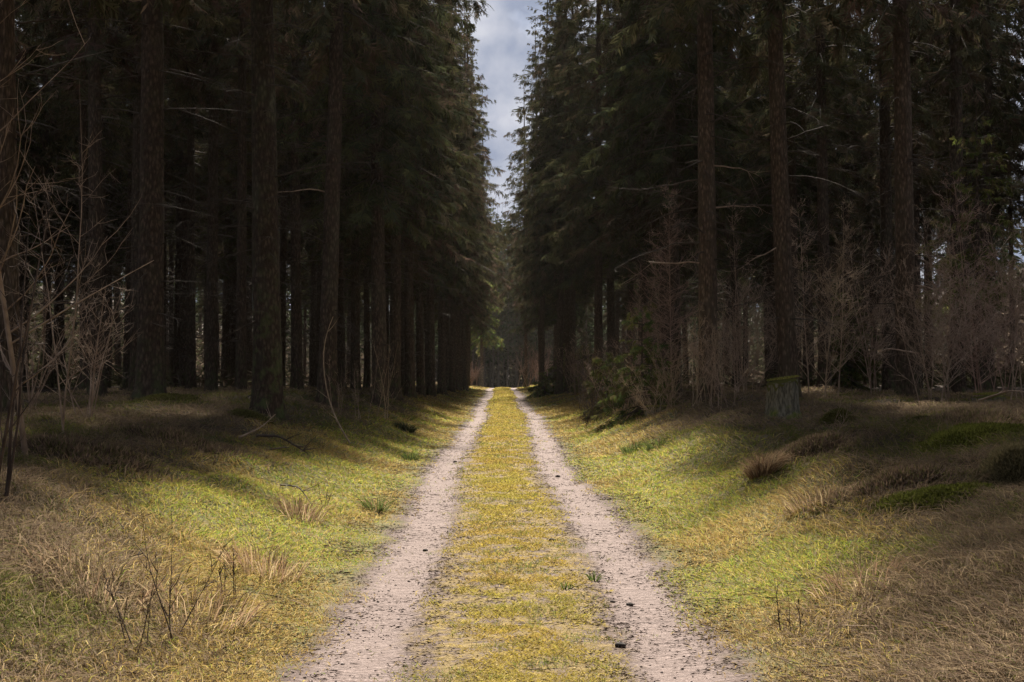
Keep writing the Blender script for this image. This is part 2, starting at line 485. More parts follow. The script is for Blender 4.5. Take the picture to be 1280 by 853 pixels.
placed = []
TREES = []
def spruce(x, y, dia, label, group=None, crown=None, trunk=None, hs=1.0, dead=True, heavy=0, rz=None, name='spruce_tree', pine=False, lean=None):
    r_ = np.random.default_rng(int(abs(x * 137 + y * 911)) + 7)
    t = root(name, (x, y, gz(x, y) - .05), label, 'tree', group, 0)
    rz = r_.random() * 6.28 if rz is None else rz
    t.rotation_euler = (r_.normal(0, .011), r_.normal(0, .011) if lean is None else lean, 0)
    tr = obj('trunk', trunk or TRUNKS[r_.integers(0, len(TRUNKS))], t); k = dia / .5
    tr.scale = (k, k, hs); tr.rotation_euler[2] = rz
    cr = obj('crown', crown or CR_DEEP[r_.integers(0, 3)], t); cr.rotation_euler[2] = rz * 1.7
    f = r_.uniform(.9, 1.1) ; cr.scale = (f, f, hs)
    if dead:
        dl_ = tag(obj('dead_limbs', DEAD[r_.integers(0, 4)], t), kind='stuff'); dl_.rotation_euler[2] = rz * 2.3
        dl_.scale = (f, f, r_.uniform(.85, 1.2))
    for i in range(heavy):       # single dead branches clear against the dark stand
        h = r_.uniform(2.4, 8.2); a = r_.choice([0, math.pi]) + r_.normal(0, .5); L = r_.uniform(.6, 2.0); u = r_.uniform(-.25, .25); dr_ = r_.uniform(-.1, .3)
        ks = np.linspace(0, 1, 8)
        aa = a + .35 * r_.normal() * ks ** 2
        Pm = np.stack([np.cos(aa) * (.1 * k + L * ks), np.sin(aa) * (.1 * k + L * ks), h + L * (u * ks - dr_ * ks ** 2) + .02 * r_.normal(size=8)], -1)[None]
        Vb = tubes(Pm, (.018 * (1.1 - ks))[None], 5)
        tw = []
        for q in range(5):
            j = r_.integers(3, 8); dd = unit(Pm[0, j] - Pm[0, j - 1]) + r_.normal(0, .55, 3); l2 = r_.uniform(.15, .5)
            tw.append(np.stack([Pm[0, j], Pm[0, j] + dd * l2 * .5, Pm[0, j] + dd * l2 + np.array([0, 0, .05])]))
        Vt = tubes(np.array(tw), np.repeat([[.006, .004, .002]], 5, 0), 3)
        obj('dead_branch', mesh('dead_branch', *merge([Vb, Vt]), M['twig_grey'] if i % 2 else M['limb']), t)
    placed.append((x, y)); TREES.append((t, x, y, dia, group))
    return t
def wx(px, d):
    """metres across the track of something seen at this bearing, d metres along it"""
    return (px - 628) / 1500 * d

AC, SS = 'across the track from the tall stump', 'on the tall stump\'s side'
heroes = [  # bearing, distance, diameter, label, trunk kind, crown kind, dead branches
    (14, 15.5, .33, 'slim red brown spruce trunk behind the big bare sapling, at the picture edge', None, 0, 2),
    (124, 28, .42, 'dark straight spruce between the bare sapling and the broad dark trunk', None, 0, 1),
    (189, 23.5, .60, 'broad black brown spruce trunk rising from the heathery hump behind the bare sapling', None, 0, 2),
    (336, 21.5, .58, 'thick spruce trunk with green lichen on its track side and mossy foot', 'l', 0, 3),
    (408, 27.8, .48, 'stout spruce just behind the arching dead branch', None, 0, 2),
    (372, 37, .40, 'slim dark spruce between the lichen covered trunk and the arching dead branch', None, 0, 0),
    (445, 42, .38, 'slim spruce between the arching branch and the pale leafless birch saplings', None, 1, 0),
    (475, 31.4, .46, 'dark spruce with pale leafless birch saplings at its foot', None, 1, 1),
    (494, 38, .42, 'spruce standing close behind the pale leafless birch saplings', None, 1, 0),
    (513, 42, .40, 'spruce with mossy green foot, third back in the row by the verge', None, 1, 0),
    (526, 50, .40, 'slim dark spruce squeezed in the row between mossy foot trunk and verge edge', None, 1, 0),
    (539, 52, .42, 'dark flared trunk nearest the track edge in the shaded row', None, 1, 0),
    (886, 24.6, .46, 'tall bare spruce trunk rising behind the tangle of twigs', None, 0, 7),
    (987, 24.8, .46, 'tall spruce trunk rising directly behind the tall mossy stump', None, 0, 3),
    (1134, 25.0, .48, 'tall knotty spruce trunk well beyond the stump, with arched side branches', None, 0, 5),
    (748, 46, .40, 'dark spruce beside the young green spruces at the bushy verge', None, 1, 1),
    (700, 66, .36, 'slender dark trunk just in front of the low round young spruce', None, 1, 0),
    (790, 62, .42, 'dark trunk seen above the branchy young spruce', None, 1, 0),
]
for px, d, dia, lab, tk, ck, hv in heroes:
    lean = -.016 if px in (886, 987, 1134) else None
    spruce(wx(px, d), d, dia * .9, lab, 'spruces standing out at the front of the stand', CR_EDGE[int(px) % 4] if ck else None,
           LICHEN[0] if tk == 'l' else (WARM[0] if px in (14, 886, 987, 1134) else None), heavy=hv, lean=lean)

# rows lining the track, receding
y = 58.0
i = 0
while y < 93:
    for sx in (-1, 1):
        x = CX + (-3.05 if sx < 0 else 3.65) + rng.normal(0, .45); yy = y + rng.normal(0, .8) + (1.2 if sx > 0 else 0)
        if min(((x - a) ** 2 + (yy - b) ** 2 for a, b in placed)) < 1.6: continue
        if sx < 0:
            lab = ('spruce of the receding row across from the stump, trunk hidden by nearer ones', 'row of spruces along the open stand')
        else:
            lab = ('spruce of the receding row on the bushy side, trunk hidden by nearer ones', 'row of spruces along the bushy side')
        pale = sx < 0 and 70 < yy < 110 and i % 2 == 0
        spruce(x, yy, rng.uniform(.34, .44), lab[0], lab[1], CR_EDGE[rng.integers(0, 4)], PALE[0] if pale else None, hs=rng.uniform(.9, 1.06), dead=False)
        i += 1
    y += 3.7
for sx, ys in ((1, (33., 37.5, 41., 50.5, 54.)), ):
    for yy in ys:
        x = CX + sx * rng.uniform(4.6, 6.4)
        spruce(x, yy, rng.uniform(.34, .42), 'spruce trunk half hidden behind the bare bushes and young spruces', 'spruces behind the bushy verge', CR_EDGE[rng.integers(0, 4)], None)

CR_SPARSE = [spruce_crown(240 + i, 7.5, TH, 3.3, whorl=.6, per=5, lush=.7, bottom=.8, width=1.15) for i in range(2)]
for x, yy, j, lab in ((2.85, 60.5, 0, 'thin crowned spruce whose bare limbs cross the sky gap on the bushy side'), (-2.75, 65.5, 1, 'thin crowned spruce whose limbs reach into the sky gap across from the stump'), (2.7, 83, 1, 'second thin crowned spruce further along the bushy side of the sky gap'), (-2.6, 90.5, 0, 'second thin crowned spruce further along the shaded row'), (2.3, 71, 0, 'leaning spruce whose drooping limbs narrow the sky gap on the bushy side'), (-2.35, 77, 1, 'leaning spruce whose drooping limbs narrow the sky gap on the shaded side'), (1.9, 97, 1, 'last thin crowned spruce on the bushy side before the end wall')):
    spruce(x, yy, .34, lab, None, CR_SPARSE[j], None, dead=False)

# the deep stand either side
for px, d in ((352, 44), (391, 50), (428, 46), (459, 55), (484, 61), (503, 58), (300, 40), (240, 38), (222, 46), (160, 40), (552, 64)):
    spruce(wx(px, d), d, .3, 'spruce almost hidden behind nearer trunks in the stand across from the stump', 'deep stand of the open side', CR_EDGE[px % 4] if px > 400 else None, PALE[1] if px in (391, 503) else None)

def deep(n_max, ylo, yhi, xlo, xhi, sx, sp, label, group):
    k = 0
    for _ in range(4000):
        if k >= n_max: break
        yy = rng.uniform(ylo, yhi); x = sx * rng.uniform(xlo, xhi)
        if min(((x - a) ** 2 + (yy - b) ** 2 for a, b in placed)) < sp * sp: continue
        spruce(x, yy, rng.uniform(.26, .42), label, group, CR_EDGE[rng.integers(0, 4)] if rng.random() < .3 else None, PALE[1] if rng.random() < .12 else None, hs=rng.uniform(.85, 1.08))
        k += 1
LA = ('spruce almost hidden behind nearer trunks in the stand across from the stump', 'deep stand of the open side')
LB = ('spruce almost hidden behind nearer trunks and twigs in the stand behind the stump', 'deep stand behind the stump')
deep(44, 30, 60, 6.5, 25, -1, 2.3, *LA)
deep(40, 31, 60, 7.5, 25, 1, 2.3, *LB)
deep(34, 60, 94, 6, 28, -1, 2.4, *LA)
deep(30, 60, 94, 6.5, 28, 1, 2.4, *LB)
# closed wall of trees where the track dips out of sight
xe = -11.5
row = 0
for yy, sp_ in ((168, 1.15), (173, 1.5), (180, 1.9)):
    xe = -11.5
    while xe < 11.5:
        spruce(xe + rng.normal(0, .2), yy + rng.normal(0, .9), rng.uniform(.24, .34), 'spruce of the end wall hidden behind its nearer stems', 'wall of spruces at the end of the track',
               CR_END[rng.integers(0, 2)], PALE[rng.integers(0, 2)], hs=rng.uniform(.88, 1.06), dead=False)
        xe += sp_ * rng.uniform(.8, 1.25)
# trees added level with the viewer, out of view, to shade the near banks
for sx in (-1, 1):
    for yy in (-9, -4, 1.5, 6.5, 10, 13.2, 17):
        x = sx * (max(5.1, .44 * yy + .15) + rng.uniform(0, .3))
        spruce(x, yy, .4, 'unseen spruce added beside the viewer to shade the banks', 'added shade spruces level with the viewer', CR_SHADE, dead=False)
        _c = next(c_ for c_ in TREES[-1][0].children if c_.name.startswith('crown')); _c.scale = (1, 1, 1); _c.rotation_euler[2] = math.pi if sx > 0 else 0

# every trunk one can make out gets its own wording, counted between things that are easy to find
ANCH = [(36, 'the crooked sapling'), (124, 'the straight dark trunk'), (189, 'the broad black trunk'), (336, 'the lichen trunk'), (408, 'the arching branch'), (475, 'the birch saplings'),
        (539, 'the flared trunk'), (589, 'the reddish bush'), (681, 'the round young spruce'), (748, 'the young green spruces'), (797, 'the branchy young spruce'), (886, 'the tall bare trunk'),
        (987, 'the stump'), (1046, 'the pale birch'), (1134, 'the knotty trunk'), (1228, 'the needle spray')]
ORD = 'first second third fourth fifth sixth seventh eighth ninth tenth eleventh twelfth thirteenth fourteenth fifteenth sixteenth seventeenth eighteenth nineteenth twentieth'.split()
KIND_OF = {'deep stand of the open side': 'slim stand trunk', 'deep stand behind the stump': 'slim stand trunk', 'row of spruces along the open stand': 'receding row spruce', 'row of spruces along the bushy side': 'receding row spruce',
           'wall of spruces at the end of the track': 'pale end wall stem', 'spruces behind the bushy verge': 'half hidden trunk'}
def name_trees():
    zb = np.full(2600, 1e9); span = []
    for t, x, y, dia, gname in TREES:
        if y < 6: span.append(None); continue
        c = 628 + 1500 * x / y; hw = max(1., 750 * dia * .9 / y)
        a, b = int(max(0, (c - hw) * 2)), int(min(2559, (c + hw) * 2)); span.append((c, a, b))
        if b >= a: zb[a:b + 1] = np.minimum(zb[a:b + 1], y)
    bins = {}
    for q, sp_ in zip(TREES, span):
        k = KIND_OF.get(q[4])
        if k is None or sp_ is None: continue
        c, a, b = sp_
        vis = (zb[a:b + 1] > q[2] - .01).sum() if b >= a else 0
        if vis < 4 or vis < .35 * (b - a): continue
        i = sum(1 for p_ in ANCH if p_[0] <= c)
        bins.setdefault((k, i), []).append((c, q[0]))
    for (k, i), L in bins.items():
        L.sort(key=lambda q: q[0])
        for j, (c, t) in enumerate(L):
            if i == 0: lab = k + ', ' + ORD[j] + ' from the picture edge towards the crooked sapling'
            elif i == len(ANCH): lab = k + ', ' + ORD[j] + ' from ' + ANCH[-1][1] + ' towards the picture edge'
            else: lab = k + ', ' + ORD[j] + ' from ' + ANCH[i - 1][1] + ' towards ' + ANCH[i][1]
            t['label'] = lab
name_trees()

# the wood beyond what one can tell apart: trunks and crowns joined into one mass
def far_wood():
    r_ = np.random.default_rng(77)
    pts = []
    for _ in range(6000):
        a = r_.uniform(0, 6.283)
        x = r_.uniform(-62, 62); yy = r_.uniform(-55, 240)
        inner = abs(x) < (36 if 24 < yy < 112 else (16 if yy < 24 else (7 if yy < 160 else 14)))
        if (inner and yy < 184) or (abs(x) < 4 and yy < 184): continue
        if pts and min((x - q[0]) ** 2 + (yy - q[1]) ** 2 for q in pts) < 11: continue
        pts.append((x, yy))
        if len(pts) >= 250: break
    for _ in range(75): pts.append((r_.uniform(-15, 15), r_.uniform(184.5, 197)))
    Vs, Fs, Cs, Ms = [], [], [], []; o = 0
    for x, yy in pts:
        z0 = gz(x, yy); H = r_.uniform(22, 27); h0 = r_.uniform(4.5, 8); rr = r_.uniform(2.2, 2.9)
        V, F_ = tubes(np.array([[[x, yy, z0 - .3], [x, yy, z0 + 6], [x, yy, z0 + H]]]), np.array([[.2, .16, .02]]), 6); F_ = quads2tris(F_)
        Vs.append(V); Fs.append(F_ + o); o += len(V); Cs.append(np.full((len(V), 3), .08)); Ms.append(np.ones(len(F_), int))
        m_ = 900
        t = r_.random(m_) ** 1.25; a = r_.random(m_) * 6.283; rad = rr * (1 - t) ** .75
        u = np.sqrt(r_.uniform(.05, 1, m_))
        p = np.stack([x + np.cos(a) * rad * u, yy + np.sin(a) * rad * u, z0 + h0 + t * (H - h0) - .35 * rad * u], -1)
        D = unit(np.stack([np.cos(a), np.sin(a), np.full(m_, -.55)], -1) + r_.normal(0, .35, (m_, 3)))
        L_ = r_.uniform(.5, 1.1, m_)[:, None]
        W = unit(np.cross(D, r_.normal(0, 1, (m_, 3)))) * r_.uniform(.08, .19, (m_, 1))
        cc = np.array([.044, .054, .026]) * r_.uniform(.6, 1.4, (m_, 1))
        V, F_, c_ = rhombs(p, p + D * L_, W, cc)
        Vs.append(V); Fs.append(F_ + o); o += len(V); Cs.append(c_); Ms.append(np.zeros(len(F_), int))
    # thicket of young growth that closes the view under the crowns
    bands = [(26.5, 36, -30, 190, 1, 34000), (26.5, 36, -30, 190, -1, 34000), (12.5, 30, 112, 190, 1, 4000), (12.5, 30, 112, 190, -1, 4000), (0, 34, 184, 200, 1, 9000), (0, 34, 184, 200, -1, 9000), (20, 27, 24, 120, 1, -7000), (20, 27, 24, 120, -1, -7000), (9, 20, 40, 120, 1, -5000), (9, 20, 40, 120, -1, -5000), (0, 30, -50, -34, 1, 2500), (0, 30, -50, -34, -1, 2500)]
    for xa, xb, ya, yb, sg, m_ in bands:
        low = m_ < 0; m_ = abs(m_)
        x = sg * r_.uniform(xa, xb, m_); yy = r_.uniform(ya, yb, m_)
        hm = (.3 + 1.1 * fbm(x, yy, 3., 61)) if low else (2.5 + 5.5 * fbm(x, yy, 4., 61))
        z = ground(x, yy) + hm * r_.random(m_) ** 1.5
        D = unit(r_.normal(0, 1, (m_, 3)) * np.array([1, 1, .6]) + np.array([0, 0, -.15])); L_ = r_.uniform(.5, 1.3, m_)[:, None] * (.55 if low else 1)
        W = unit(np.cross(D, r_.normal(0, 1, (m_, 3)))) * r_.uniform(.08, .24, (m_, 1)) * (.25 if low else 1)
        p = np.stack([x, yy, z], -1)
        cc = np.where((fbm(x, yy, 6., 63) > .5)[:, None], np.array([.06, .058, .032]), np.array([.12, .09, .066])) * r_.uniform(.6, 1.4, (m_, 1))
        V, F_, c_ = rhombs(p, p + D * L_, W, cc)
        Vs.append(V); Fs.append(F_ + o); o += len(V); Cs.append(c_); Ms.append(np.zeros(len(F_), int))
    me = mesh('distant_wood', np.concatenate(Vs), np.concatenate(Fs), [M['needles'], M['bark']], np.concatenate(Cs), np.concatenate(Ms))
    tag(obj('distant_wood', me), 'dark mass of spruce wood far back on both sides', 'wood', None, 'stuff')
far_wood()

# ------------------------------------------------------------------ bare shrubs and saplings
def shoots(r_, base, dirs, lens, k=6, wob=.05, lift=.0, grav=0.):
    """k-point wandering centre lines"""
    n_ = len(base); P_ = np.zeros((n_, k, 3)); P_[:, 0] = base
    d = unit(np.asarray(dirs, float)).copy(); st = (np.asarray(lens) / (k - 1))[:, None]
    for i in range(1, k):
        d = unit(d + r_.normal(0, wob, d.shape) + np.array([0, 0, lift - grav]))
        P_[:, i] = P_[:, i - 1] + d * st
    return P_
def on_line(P_, b, t):
    k = P_.shape[1]; f = t * (k - 1); i = np.minimum(f.astype(int), k - 2); fr = (f - i)[:, None]
    return P_[b, i] * (1 - fr) + P_[b, i + 1] * fr, unit(P_[b, i + 1] - P_[b, i])
def bare_plant(name, x, y, H, label, cat, mat, group=None, seed=1, stems=1, spread=.15, nb=26, nt=120, nf=0, r0=.02, ang=.9, blen=.38, lo=.15, twmat=None, lift=.05, sh=.04):
    r_ = np.random.default_rng(seed)
    t = root(name, (x, y, gz(x, y) - .04), label, cat, group)
    sd = np.concatenate([r_.normal(0, spread, (stems, 2)), np.ones((stems, 1))], 1)
    S = shoots(r_, np.concatenate([r_.normal(0, sh * (stems > 1), (stems, 2)), np.zeros((stems, 1))], 1), sd, H * r_.uniform(.7, 1.0, stems) if stems > 1 else np.array([H]), 9, .045, .02)
    ks = np.linspace(0, 1, 9)
    for i in range(stems):
        V, F_ = tubes(S[i:i + 1], (r0 * r_.uniform(.7, 1.1) * (1.06 - ks))[None], 6)
        obj('stem', mesh('stem', V, F_, mat, smooth=True), t)
    b = r_.integers(0, stems, nb); tt = r_.uniform(lo, .96, nb)
    p, dp = on_line(S, b, tt)
    az = r_.random(nb) * 6.283
    D = dp * math.cos(ang) + np.stack([np.cos(az), np.sin(az), np.zeros(nb)], -1) * math.sin(ang)
    L1 = H * blen * (1.05 - tt) ** .8 * r_.uniform(.5, 1.15, nb)
    B = shoots(r_, p, D, L1, 6, .10, lift)
    rb = np.clip(r0 * .42 * (1.1 - tt), .0025, 1)
    parts = [tubes(B, rb[:, None] * np.linspace(1, .3, 6)[None], 4)]
    if nt:
        b2 = r_.integers(0, nb, nt); t2 = r_.uniform(.15, 1, nt)
        p2, d2 = on_line(B, b2, t2)
        D2 = d2 + r_.normal(0, .6, (nt, 3)); L2 = L1[b2] * r_.uniform(.18, .5, nt)
        T2 = shoots(r_, p2, D2, L2, 4, .14, lift)
        parts.append(tubes(T2, np.repeat(np.linspace(.0038, .0014, 4)[None], nt, 0), 3))
        if nf:
            b3 = r_.integers(0, nt, nf); p3, d3 = on_line(T2, b3, r_.uniform(.1, 1, nf))
            T3 = shoots(r_, p3, d3 + r_.normal(0, .6, (nf, 3)), L2[b3] * r_.uniform(.25, .6, nf), 3, .15, lift)
            parts.append(tubes(T3, np.repeat(np.linspace(.0026, .0012, 3)[None], nf, 0), 3))
    tag(obj('twigs', mesh('twigs', *merge(parts), twmat or mat), t), kind='stuff')
    return t

# edge sapling with long branches reaching over the bank
bare_plant('bare_sapling', wx(36, 11), 11, 5.6, 'tall grey leafless sapling with long crooked branches reaching over the heathery bank', 'sapling', M['twig_grey'], seed=5, stems=1, r0=.024, nb=38, nt=130, nf=120, ang=1.0, blen=.36, lo=.12, lift=.08)
bare_plant('bare_sapling', wx(78, 12.6), 12.6, 4.6, 'thin upright leafless sapling just behind the tall crooked one', 'sapling', M['twig_grey'], seed=9, stems=2, spread=.05, r0=.014, nb=26, nt=120, nf=80, ang=.9, blen=.3)
bare_plant('bare_sapling', wx(8, 8.2), 8.2, 2.6, 'dark forked leafless sapling at the picture edge on the grassy bank', 'sapling', M['twig_dark'], seed=12, stems=4, spread=.16, r0=.014, nb=18, nt=60, ang=.6, blen=.4)
bare_plant('bare_shrub', wx(110, 15), 15, 2.4, 'low tangle of grey leafless twigs at the foot of the dark trunks', 'shrub', M['twig_grey'], seed=15, stems=7, spread=.35, r0=.01, nb=60, nt=300, nf=260, ang=.8, blen=.4)
bare_plant('bare_shrub', wx(40, 16.5), 16.5, 2.6, 'brownish twiggy thicket behind the crooked sapling', 'shrub', M['twig_grey'], seed=16, stems=8, spread=.3, r0=.01, nb=60, nt=300, nf=260, ang=.8, blen=.4)
# far reddish bushes by the crest
bare_plant('bare_shrub', wx(588, 96), 96, 2.6, 'reddish leafless bush on the pale grass where the track dips away', 'shrub', M['twig_red'], seed=21, stems=14, spread=.3, r0=.03, nb=120, nt=900, nf=1400, ang=.7, blen=.4, sh=.4)
bare_plant('bare_shrub', wx(666, 92), 92, 4.2, 'reddish leafless bush leaning out behind the low round young spruce', 'shrub', M['twig_red'], seed=22, stems=14, spread=.25, r0=.03, nb=120, nt=900, nf=1400, ang=.7, blen=.4, sh=.5)
# larch saplings and twigs, bushy side
spec = [(842, 31, 5.8, 'tall reddish leafless larch sapling rising beside the bare tall trunk', 'twig_red', 1, .04, 130, 1100, 1700, 1.15, .30, .02),
        (812, 36, 4.6, 'rusty leafless larch sapling behind the branchy young spruce', 'twig_red', 2, .08, 110, 900, 1200, 1.1, .30, .02),
        (1046, 25, 5.2, 'pale leafless birch sapling, two white stems beside the tall stump', 'twig_pale', 2, .05, 80, 500, 900, .8, .30, .016),
        (1012, 28, 5.6, 'grey leafless sapling between the stump trunk and the pale birch sapling', 'twig_grey', 2, .07, 80, 500, 900, .9, .32, .016),
        (938, 27, 3.6, 'grey thicket of leafless shoots between the two tall trunks', 'twig_grey', 7, .2, 110, 700, 900, .7, .36, .011),
        (1095, 27, 4.4, 'brown leafless shrub just before the knotty trunk', 'twig_grey', 5, .16, 110, 700, 900, .8, .34, .012),
        (1185, 24, 5.2, 'brown twiggy sapling beyond the knotty trunk', 'twig_grey', 3, .1, 120, 800, 1200, .95, .30, .014),
        (1228, 25, 5.4, 'tan twiggy sapling below the drooping needle spray', 'twig_red', 3, .1, 120, 800, 1200, 1.0, .30, .014),
        (1275, 23, 4.6, 'brown twiggy sapling at the picture edge behind the low mossy stump', 'twig_grey', 4, .12, 100, 700, 1000, .9, .32, .013),
        (872, 23.5, 2.6, 'spiky pale shoots crowding the foot of the tall bare trunk', 'twig_pale', 9, .28, 70, 260, 200, .55, .34, .008),
        (838, 25.5, 2.0, 'low tangle of tan leafless shoots beside the spiky pale shoots', 'twig_pale', 9, .35, 70, 260, 200, .6, .36, .008),
        (790, 29, 2.8, 'dark leafless thicket under the branchy young spruce', 'twig_dark', 10, .28, 90, 400, 300, .6, .36, .010),
        (812, 29.5, 3.6, 'pale forked sapling standing out of the dark thicket', 'twig_pale', 2, .16, 26, 70, 40, .6, .34, .014),
        (742, 36, 3.0, 'rusty leafless scrub crowding the verge beside the dark trunk', 'twig_dark', 9, .2, 90, 500, 500, .6, .36, .012),
        (762, 33, 2.4, 'grey leafless scrub at the verge edge beside the young spruce', 'twig_grey', 8, .22, 90, 400, 400, .6, .36, .010),
        (775, 27.5, 1.9, 'low brown twig tangle at the verge edge before the young spruce', 'twig_grey', 10, .32, 110, 500, 400, .6, .36, .007),
        (815, 24.5, 1.6, 'sprawling tan twigs beside the flat mossy stump', 'twig_pale', 9, .45, 90, 400, 300, .7, .36, .006),
        (905, 22.5, 2.2, 'grey shoots just past the tall bare trunk towards the stump', 'twig_grey', 8, .25, 90, 400, 400, .6, .36, .007),
        (925, 30, 5.4, 'tall thin grey saplings between the two tall trunks', 'twig_grey', 3, .06, 110, 700, 900, .9, .26, .014),
        (735, 30, 1.7, 'dark shoots nearest the track at the end of the twig tangle', 'twig_dark', 11, .2, 80, 300, 300, .5, .36, .007),
        (1160, 22, 3.0, 'brown leafless shrub at the far side of the knotty trunk', 'twig_grey', 6, .16, 120, 700, 700, .7, .34, .010),
        (1250, 27, 4.2, 'reddish thicket behind the low mossy stump', 'twig_red', 6, .14, 120, 800, 900, .8, .32, .011),
        (722, 52, 3.4, 'tan leafless bush further along the bushy verge', 'twig_grey', 8, .2, 100, 600, 700, .7, .36, .014)]
for i, (px, d, H, lab, m_, st, sp_, nb, nt_, nf, an, bl, r0) in enumerate(spec):
    bare_plant('bare_sapling' if st < 4 else 'bare_shrub', wx(px, d), d, H, lab, 'sapling' if st < 4 else 'shrub', M[m_], 'leafless saplings and shrubs behind the stump', 40 + i, st, sp_, nb, nt_, nf, r0, an, bl, .06 if st < 4 else .12, sh=.15)
bare_plant('birch_sapling', wx(478, 28), 28, 2.6, 'pale leafless birch saplings at the foot of the dark spruce', 'sapling', M['twig_pale'], seed=70, stems=4, spread=.12, r0=.011, nb=20, nt=40, ang=.6, blen=.32, sh=.12)
bare_plant('bare_shrub', wx(440, 25), 25, 1.4, 'thin brown leafless shoots beside the arching branch', 'shrub', M['twig_grey'], seed=71, stems=8, spread=.2, r0=.007, nb=30, nt=60, ang=.5, blen=.4, sh=.3)

# young green spruces of the bushy side
def young_spruce(x, y, H, Rm, label, seed, lush=1.3, h0=.15):
    t = root('young_spruce', (x, y, gz(x, y) - .04), label, 'tree', 'young spruces along the bushy verge')
    V, F_ = tubes(np.array([[[0, 0, -.1], [0, 0, H * .5], [0, 0, H]]]), np.array([[.012 * H + .01, .008 * H, .004]]), 7)
    obj('trunk', mesh('trunk', V, F_, M['bark'], smooth=True), t)
    obj('crown', spruce_crown(seed, h0, H, Rm, .16 if H < 5 else .3, 6, lush * 2.6, 1.0, 1, width=.7), t)
    return t
young_spruce(wx(797, 27.5), 26.6, 2.6, 1.15, 'branchy young spruce with pale green tips among the dark thicket', 401, .5)
young_spruce(wx(757, 32), 31.5, 1.9, .85, 'small green spruce beside the dark trunk at the verge', 402, 1)
young_spruce(wx(681, 62), 62, 1.5, 1.15, 'low round dark green young spruce beside the track', 403, 1.6)
young_spruce(wx(707, 70), 70, 3.2, 1.2, 'green young spruce behind the slender dark trunk', 404, 1.2)
young_spruce(wx(732, 58), 58, 2.6, 1.0, 'young spruce partly hidden by tan leafless scrub', 405, 1.2)
CR_SUN_TINT = spruce_crown(233, 4.6, 21, 2.7, per=6, lush=1.1, pal=1, width=1.6)  # sunlit look put into colour: brighter young needles on a grown crown
spruce(-1.95, 113, .36, 'sunlit light green spruce closing the row before the end wall', None, CR_SUN_TINT, PALE[0], dead=False)
young_spruce(wx(1060, 36), 36, 3.4, 1.3, 'dull green young spruce in the gloom behind the pale birch sapling', 407, 1)
young_spruce(wx(1225, 30), 30, 7.6, 1.6, 'olive drooping young spruce in the brown stand by the picture edge', 408, .5, 3.0)

# ------------------------------------------------------------------ stumps, cushions, fallen wood
def stump(x, y, r, h, label, seed, tilt=.0, sink=.06):
    r_ = np.random.default_rng(seed)
    t = root('tree_stump', (x, y, gz(x, y) - sink), label, 'stump')
    S_ = 28; th = np.arange(S_) * 2 * math.pi / S_
    lob = 1 + .07 * np.sin(5 * th + 1) + .05 * np.sin(9 * th) + r_.normal(0, .035, S_)
    V = []
    for q, f in ((-.15, 1.5), (0, 1.38), (.1, 1.2), (.25, 1.06), (.5, 1.0), (.8, .96), (1, .95)):
        V.append(np.stack([r * f * lob * np.cos(th), r * f * lob * np.sin(th), np.maximum(0, q) * h * (1 + 0 * th) + (q < 0) * -.2 + (q >= .8) * (tilt * np.cos(th) * r + r_.normal(0, .012, S_))], -1))
    V = np.concatenate(V); ix = np.arange(len(V)).reshape(-1, S_); a, b = ix[:-1], ix[1:]
    F_ = np.stack([a, np.roll(a, -1, 1), np.roll(b, -1, 1), b], -1).reshape(-1, 4)
    obj('stump_body', mesh('stump_body', V, F_, M['stump'], smooth=True), t)
    # moss pad domed over the cut
    rings = [1.03, .98, .8, .5, .2]; zz = [-.005 - .16 * r_.random(S_) ** 3, .008, .022, .03, .034]
    V = np.concatenate([np.stack([r * .95 * k * lob * np.cos(th), r * .95 * k * lob * np.sin(th), h + z + tilt * np.cos(th) * r * k + r_.normal(0, .008, S_)], -1) for k, z in zip(rings, zz)])
    ix = np.arange(len(V)).reshape(-1, S_); a, b = ix[:-1], ix[1:]
    F_ = np.stack([a, np.roll(a, -1, 1), np.roll(b, -1, 1), b], -1).reshape(-1, 4)
    V = np.concatenate([V, [[0, 0, h + .034]]]); c = len(V) - 1
    F_ = np.concatenate([F_, np.stack([ix[-1], np.roll(ix[-1], -1), np.full(S_, c), np.full(S_, c)], -1)])
    tris = quads2tris(F_); tris = tris[(tris[:, 0] != tris[:, 1]) & (tris[:, 1] != tris[:, 2]) & (tris[:, 0] != tris[:, 2])]
    Vm, Fm, cm = tuft_cloud(r_, 900, lambda q: np.stack([np.sqrt(q[0]) * r * np.cos(q[1] * 6.283), np.sqrt(q[0]) * r * np.sin(q[1] * 6.283), h + .05 + tilt * np.cos(q[1] * 6.283) * np.sqrt(q[0]) * r], -1), .03, np.array([.24, .23, .06]))
    col = np.concatenate([np.full((len(V), 3), [.12, .12, .038]), cm])
    obj('moss_cap', mesh('moss_cap', np.concatenate([V, Vm]), np.concatenate([tris, Fm + len(V)]), M['moss'], col), t)
    return t
def tuft_cloud(r_, n_, fn, h, col):
    p = fn(r_.random((2, n_)))
    D = unit(np.array([0, 0, 1.]) + r_.normal(0, .5, (n_, 3)))
    W = unit(np.cross(D, r_.normal(0, 1, (n_, 3)))) * .006
    return rhombs(p, p + D * h * r_.uniform(.6, 1.4, (n_, 1)), W, col * r_.uniform(.6, 1.5, (n_, 1)))
stump(wx(979, 19), 19, .25, .60, 'tall grey tree stump with a tilted mossy top on the bank', 501, .15)
stump(wx(1238, 21), 21, .27, .26, 'low broad stump capped with bright moss near the picture edge', 502, .05)
stump(wx(821, 26), 26, .24, .22, 'flat mossy stump among the twigs by the dark thicket', 503, .03)

